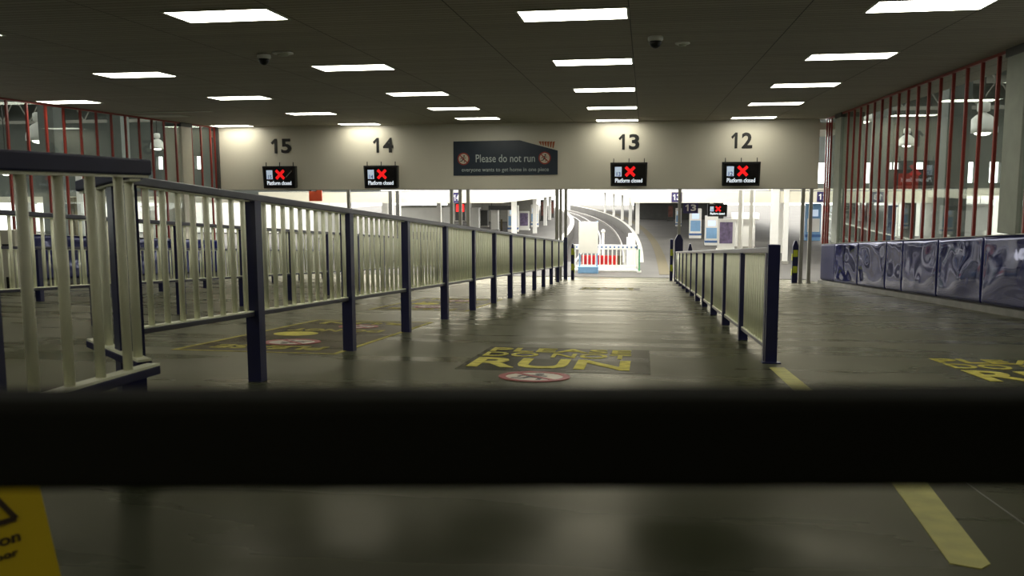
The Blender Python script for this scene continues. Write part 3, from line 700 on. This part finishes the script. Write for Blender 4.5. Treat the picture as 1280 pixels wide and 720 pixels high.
def block(name, px, py, wpx, top, label, cat, m, capw=None, caph=0, capm=None, dep=.6):
    p = spot(px, py); k = p.y/1080*1.01; wd = wpx*k; hh = (py-top)*k; x, y, z = p
    t = thing(name, label, cat, p)
    part('body', MB().box(x-wd/2, x+wd/2, y, y+dep, z, z+hh), m, t, .02)
    if capw:
        cw = capw*k/2
        part('cap', MB().box(x-cw, x+cw, y-.12, y+dep+.12, z+hh, z+hh+caph*k), capm or m, t, .02)
    part('plinth', MB().box(x-wd/2-.03, x+wd/2+.03, y-.03, y+dep+.03, z, z+.12), GREYP, t)
    return t
block('kiosk', 931, 311, 23, 276, 'white block with a wider flat cap behind the right railing', 'kiosk', WHITE, 31, 8)
block('kiosk', 593, 287, 11, 261, 'white booth left of the dark gap on the left platform', 'kiosk', WHITE, 13, 1.5)
block('kiosk', 618, 289, 9, 263, 'white booth under the dark board on the left platform', 'kiosk', WHITE, 10, 1.5)
block('kiosk', 528, 292, 56, 259, 'long white panelled hut behind the far end of the long railing', 'hut', WHITE, 58, 2, GREYP, 2.0)
block('kiosk', 410, 300, 30, 262, 'white booth seen through the long railing left of screen 14', 'kiosk', WHITE, 32, 2, GREYP)
block('upright_box', 605, 284, 9, 264, 'dark block in place of the gap between the two white booths on the left platform', 'cabinet', DARK, 10, 1)  # dark block drawn where there is only a dark opening
block('column_round', 967, 330, 9, 238, 'thick white column just right of the white block', 'column', WHITE, 11, 3, WHITE, .25)
block('column_round', 981, 330, 6, 238, 'thin white column right of the thick white one', 'column', WHITE, 8, 3, WHITE, .2)
block('column_round', 974, 312, 5, 238, 'grey column behind the pair of white ones', 'column', GREYP, 7, 3, GREYP, .25)
for px, l, m_ in ((488, 'dark steel stanchion under screen 14, left one', DARK), (497, 'dark steel stanchion under screen 14, right one', DARK),
                 (925, 'thin pale stanchion above the white block, left one', GREYP), (939, 'thin pale stanchion above the white block, right one', GREYP)):
    x = at_y(px, 260, 35.2).x
    t = thing('stanchion', l, 'stanchion', (x, 35.2, PZ))
    part('shaft', MB().box(x-.06, x+.06, 35.14, 35.26, PZ, .72), m_, t, .01); part('side_pipe', MB().tube((x+.11, 35.2, PZ), (x+.11, 35.2, .72), .03), WHITE, t); part('foot', MB().box(x-.15, x+.2, 35.05, 35.35, PZ, PZ+.06), m_, t)
p = spot(627, 289); t = thing('bollard', 'thin yellow pole on the left platform under the dark board', 'bollard', p)
part('pole', MB().tube(p, p+Vector((0, 0, .85)), .06), PYEL, t); part('foot', MB().tube(p, p+Vector((0, 0, .05)), .12), DARK, t)
p = spot(627, 289); y = p.y-1.4
t = thing('hanging_board', 'long dark board hanging over the machines on the left platform', 'sign', (-9.0, y, -.5))
k = y/1080
part('board', MB().box((611-806)*k, (643-806)*k, y, y+.08, H-(262.5-234)*k, H-(257-234)*k), DARK, t)
for s in (615, 639): part('hanger', MB().box((s-806)*k-.02, (s-806)*k+.02, y+.02, y+.06, H-(257-234)*k, .22), DARK, t)

# red and white barrier across the track end
yb = 32.1
t = thing('barrier', 'white picket barrier with red panel across the end of the track', 'barrier', (-1.4, yb, PZ))
x0, x1 = -2.58, -.22
part('top_rail', MB().box(x0, x1, yb-.03, yb+.03, PZ+.80, PZ+.98), WHITE, t, .01)
dots = MB()
for k in range(15): dots.box(x0+.08+k*.155, x0+.14+k*.155, yb-.036, yb-.028, PZ+.86, PZ+.92)
part('blue_slots', dots, MBLUE, t)
part('bottom_rail', MB().box(x0, x1, yb-.03, yb+.03, PZ+.10, PZ+.22), WHITE, t, .01)
part('red_panel', MB().box(x0+.30, x0+1.62, yb+.03, yb+.05, PZ+.24, PZ+.58), BRED, t)
part('yellow_panel', MB().box(x0+1.62, x0+1.80, yb+.03, yb+.05, PZ+.24, PZ+.58), PYEL, t)
for k in range(16): part('picket', MB().box(x0+.03+k*.153, x0+.075+k*.153, yb-.02, yb+.02, PZ+.2, PZ+.82), WHITE, t)
for x in (x0+.02, x1-.02): part('leg', MB().box(x-.03, x+.03, yb-.03, yb+.03, PZ, PZ+.98), WHITE, t)
part('white_base', MB().box(x0, x1, yb-.2, yb+.25, PZ, PZ+.07), WHITE, t, .01)
t = thing('notice_board', 'large blank white board on blue legs in front of the track', 'sign', (-2.0, 31.2, PZ))
xa, xb = -2.33, -1.64
part('board', MB().box(xa, xb, 31.2, 31.26, PZ+.72, PZ+1.86), WHITE, t, .01)
for x in (xa+.03, xb-.03): part('leg', MB().box(x-.025, x+.025, 31.27, 31.32, PZ+.2, PZ+1.88), LBLUE, t)
part('blue_base', MB().box(xa-.02, xb+.02, 31.1, 31.45, PZ, PZ+.24), LBLUE, t, .01)
t = thing('bollard', 'thin white bollard right of the blank board', 'bollard', (-1.52, 32.6, PZ))
part('post', MB().tube((-1.52, 32.6, PZ), (-1.52, 32.6, PZ+1.42), .045), WHITE, t); part('cap', MB().sphere((-1.52, 32.6, PZ+1.45), .075), WHITE, t); part('foot', MB().tube((-1.52, 32.6, PZ), (-1.52, 32.6, PZ+.05), .1), WHITE, t)
t = thing('equipment_box', 'stepped white box at the platform edge behind the barrier', 'box', (-.5, 33.2, PZ))
part('body', MB().box(-.66, -.32, 33.2, 33.5, PZ, PZ+1.18), WHITE, t, .02); part('lid', MB().box(-.60, -.38, 33.25, 33.45, PZ+1.18, PZ+1.34), WHITE, t, .02); part('side_step', MB().box(-.32, -.2, 33.2, 33.5, PZ, PZ+.8), WHITE, t, .02)
t = thing('marker_post', 'thin green and white marker post at the right end of the barrier', 'post', (-.16, 31.9, PZ))
part('post', MB().box(-.19, -.13, 31.7, 31.75, PZ, PZ+.85), GREEN, t); part('foot', MB().box(-.24, -.08, 31.65, 31.8, PZ, PZ+.05), WHITE, t)

# fill strips added out of view to brighten the things outside
def add_fill_strip(x0, x1, y, z, label, st):
    t = thing('fill_strip', label, 'light', ((x0+x1)/2, y, z))
    part('housing', MB().box(x0, x1, y-.12, y+.12, z+.02, z+.09), WHITE, t); part('tube', MB().box(x0+.05, x1-.05, y-.09, y+.09, z-.03, z+.02), st, t)
STRIPC = mat('canopy_fill_glow', (1, .97, .88), .5, emit=50)
STRIP = mat('lobby_fill_glow', (1, .97, .88), .5, emit=120)
for k, x in enumerate((-12.5, -8.0, -3.5, 1.2)):
    add_fill_strip(x, x+3.2, 29.6, 2.40, 'added unseen fill strip under the lobby slab beyond the number wall, %s from the left' % ('first', 'second', 'third', 'fourth')[k], STRIP)
for k, (xo, y) in enumerate(((2.0, 39), (2.0, 44), (2.0, 50), (-11.5, 38), (-11.5, 44), (-11.5, 52))):
    add_fill_strip(edge(y)+xo, edge(y)+xo+5, y, .47, 'added unseen fill strip under the %s canopy, %s' % ('right' if k < 3 else 'left', ('nearest', 'second', 'third')[k % 3]), STRIPC)
# far dark hoardings under the canopies
def hoarding(label, x0, x1, y, z1, m):
    t = thing('hoarding', label, 'hoarding', ((x0+x1)/2, y, PZ))
    nb = max(2, int((x1-x0)/1.5))
    for k in range(nb): part('panel', MB().box(x0+(x1-x0)*k/nb+.02, x0+(x1-x0)*(k+1)/nb-.02, y, y+.08, PZ+.05, z1), m, t)
    part('frame', MB().box(x0, x1, y+.08, y+.14, PZ, z1+.03), DARK, t)
hoarding('dark panelled hoarding deep under the right canopy', -1.0, 7.4, 84, .15, DARK)
hoarding('grey panelled hoarding deep under the left canopy', -17.5, -9.5, 76, .15, GREYP)

hoarding('white panelled hoarding far behind the right glazing', 13.8, 34, 56, .86, WHITE)
hoarding('white panelled hoarding far behind the left glazing', -44, -19.5, 56, .9, WHITE)
# ------------------------------------------------------------------ halls behind the glazing
def hall(name, xa, xb, y1, zb, wins, zw, zfas):
    sgn = 1 if xb > xa else -1
    lo, hi = min(xa, xb), max(xa, xb)
    rf = MB(); y = 4.0
    while y < y1: rf.box(lo, hi, y, min(y+3.1, y1+.3), 5.6, 5.8); y += 3.9  # slots left open so sky light brightens the hall
    for x in (lo, lo+.45*(hi-lo), hi-.3): rf.box(x, x+.3, 4, y1, 5.55, 5.62)
    struct(name+'_roof', rf, HALL)
    mb = MB(); xs = lo
    for a, b_ in wins:
        mb.box(xs, a, y1, y1+.3, zw[0], zw[1]); xs = b_
    mb.box(xs, hi, y1, y1+.3, zw[0], zw[1]); mb.box(lo, hi, y1, y1+.3, zw[1], 5.6); mb.box(lo, hi, y1, y1+.3, zb, zw[0])
    struct(name+'_end_wall', mb, HALL)
    struct(name+'_side_wall', MB().box(*( (hi-.3, hi) if sgn > 0 else (lo, lo+.3)), 4, y1, zb, 5.6), HALL)
    struct(name+'_near_wall', MB().box(lo, hi, 4, 4.3, -2.5, 5.6), DARK)
    struct(name+'_fascia', MB().box(lo, hi, y1-.2, y1, zfas[0], zfas[1]), CANOPY)
hall('hall_right', XR+.95, 30, 45, .75, [(7.2+1.15*k, 7.2+1.15*k+.5) for k in range(18)], (1.0, 2.0), (.38, .75))
hall('hall_left', XL-.35, -42, 45, .35, [(-26.9, -26.5), (-26.2, -25.8), (-25.4, -25.0), (-24.6, -24.2)], (1.9, 2.6), (.05, .40))
struct('upper_wall_right', MB().box(XR+.15, XR+.95, 4, YW+.2, ZC+.2, 5.8), HALL)
struct('upper_wall_left', MB().box(XL-.5, XL-.3, 4, YW+.2, ZC+.2, 5.8), HALL)
for px, y0, l, w_ in ((1192, 26, 'grey concrete column inside the right-hand hall behind the mullions', .3), (1100, 36, 'farther grey concrete column inside the right-hand hall', .3),
                  (67, 24.4, 'dark grey column inside the left-hand hall behind the pendant lamp', .26), (150, 31, 'farther dark grey column inside the left-hand hall', .28)):
    x0 = at_y(px, 200, y0).x
    column(l, x0-w_, x0+w_, y0-w_, y0+w_, PZ, 5.6, HALL)
q = at_y(101, 211, 36); column('short white square column at the bright side of the left-hand hall', q.x-.16, q.x+.16, 35.8, 36.2, PZ, q.z, WHITE)
def pendant(x, y, z, label, r=.42):
    t = thing('pendant_lamp', label, 'lamp', (x, y, z))
    part('shade', MB().lathe((x, y, z), [(r, 0), (r*1.0, r*.35), (r*.85, r*.9), (r*.5, r*1.25), (r*.22, r*1.4), (r*.2, r*1.45)]), LCREAM, t)
    part('gear_box', MB().lathe((x, y, z), [(r*.2, r*1.45), (r*.42, r*1.55), (r*.42, r*2.1), (r*.25, r*2.2)]), LCREAM, t)
    part('bulb', MB().sphere((x, y, z-.01), r*.55, .35), BULB, t)
    part('cord', MB().tube((x, y, z+r*2.15), (x, y, 5.6), .025), DARK, t)
for px, py, y, l, r in ((50, 176, 25, 'white bell-shaped pendant lamp hanging behind the left glazing', .40), (197, 186, 37, 'small glowing pendant lamp behind the left glazing near the cream column', .32), (8, 218, 36, 'small pendant lamp low behind the left glazing at the picture edge', .28), (82, 217, 36, 'small pendant lamp low behind the left glazing above the handrail', .28),
                        (1228, 166, 28.5, 'big white pendant lamp behind the right glazing near the wide column', .42), (1081, 152, 40, 'white pendant lamp behind the right glazing near the far pillar', .36), (1133, 182, 40, 'pendant lamp behind the right glazing above the red board', .34)):
    q = at_y(px, py, y); pendant(q.x, q.y, q.z, l, r)
q = at_y(1138, 226, 43.8)
t = thing('departure_board', 'dark hanging board with a red panel behind the right glazing', 'board', q)
part('casing', MB().box(q.x-1.0, q.x+1.0, q.y, q.y+.4, q.z-.55, q.z+.55), DARK, t, .03); part('red_panel', MB().box(q.x-.55, q.x+.35, q.y-.02, q.y, q.z-.4, q.z+.35), STRED, t)
for s in (-.8, .8): part('hanger', MB().box(q.x+s-.03, q.x+s+.03, q.y+.1, q.y+.16, q.z+.5, 5.6), DARK, t)
# roof trusses of the halls
for k, (x0, x1, y) in enumerate(((6.2, 29.5, 18), (6.2, 29.5, 30), (6.2, 29.5, 40), (-41.5, -14.2, 20), (-41.5, -14.2, 30), (-41.5, -14.2, 40))):
    t = thing('roof_truss', ['steel roof truss of the right hall, nearest', 'steel roof truss of the right hall, middle', 'steel roof truss of the right hall, farthest', 'steel roof truss of the left hall, nearest', 'steel roof truss of the left hall, middle', 'steel roof truss of the left hall, farthest'][k], 'truss', (x0, y, 4))
    part('bottom_chord', MB().box(x0, x1, y, y+.12, 4.1, 4.25), GREYP, t); part('top_chord', MB().box(x0, x1, y, y+.12, 5.35, 5.5), GREYP, t)
    mb = MB(); s = x0+.3
    while s < x1-1.6:
        mb.bar((s, y+.06, 4.2), (s+.75, y+.06, 5.4), .05, .08); mb.bar((s+.75, y+.06, 5.4), (s+1.5, y+.06, 4.2), .05, .08); s += 1.5
    part('lattice', mb, GREYP, t)
# things standing in the bright lower part of the halls
for px, py, wp, tp, nm_, l, cat, mm in ((1212, 325, 40, 262, 'kiosk', 'big bright white kiosk low behind the right glazing', 'kiosk', WHITE), (1165, 318, 22, 258, 'kiosk', 'white stall behind the right glazing, left of the big kiosk', 'kiosk', WHITE),
                                    (1108, 312, 18, 262, 'upright_box', 'blue cabinet low behind the right glazing', 'cabinet', MBLUE), (1136, 314, 12, 256, 'upright_box', 'dark cabinet low behind the right glazing', 'cabinet', DARK), (1075, 308, 14, 258, 'upright_box', 'brown cabinet low behind the right glazing by the far pillar', 'cabinet', BROWN),
                                    (30, 312, 18, 250, 'kiosk', 'white stall low behind the left glazing at the picture edge', 'kiosk', WHITE), (92, 305, 10, 244, 'upright_box', 'yellow cabinet low behind the left glazing', 'cabinet', PYEL), (68, 308, 14, 255, 'upright_box', 'grey cabinet low behind the left glazing', 'cabinet', GREYP), (215, 303, 14, 252, 'kiosk', 'white stall behind the left glazing by the cream column', 'kiosk', WHITE), (185, 304, 12, 256, 'upright_box', 'grey cabinet behind the left glazing left of the cream column', 'cabinet', GREYP)):
    block(nm_, px, py, wp, tp, l, cat, mm, wp+2, 2)
q = at_y(12, 350, 14.6)
t = thing('litter_unit', 'cream box unit with dark slots behind the bars at the left picture edge', 'bin', (q.x, 14.6, fl(14.6)))
z0 = fl(14.6); x = q.x
part('cabinet', MB().box(x-.16, x+.16, 14.6, 14.95, z0, z0+1.18), CREAMC, t, .015); part('slot', MB().box(x-.10, x+.10, 14.59, 14.6, z0+.84, z0+.92), BLK, t); part('lower_opening', MB().box(x-.06, x+.06, 14.59, 14.6, z0+.02, z0+.30), BLK, t)
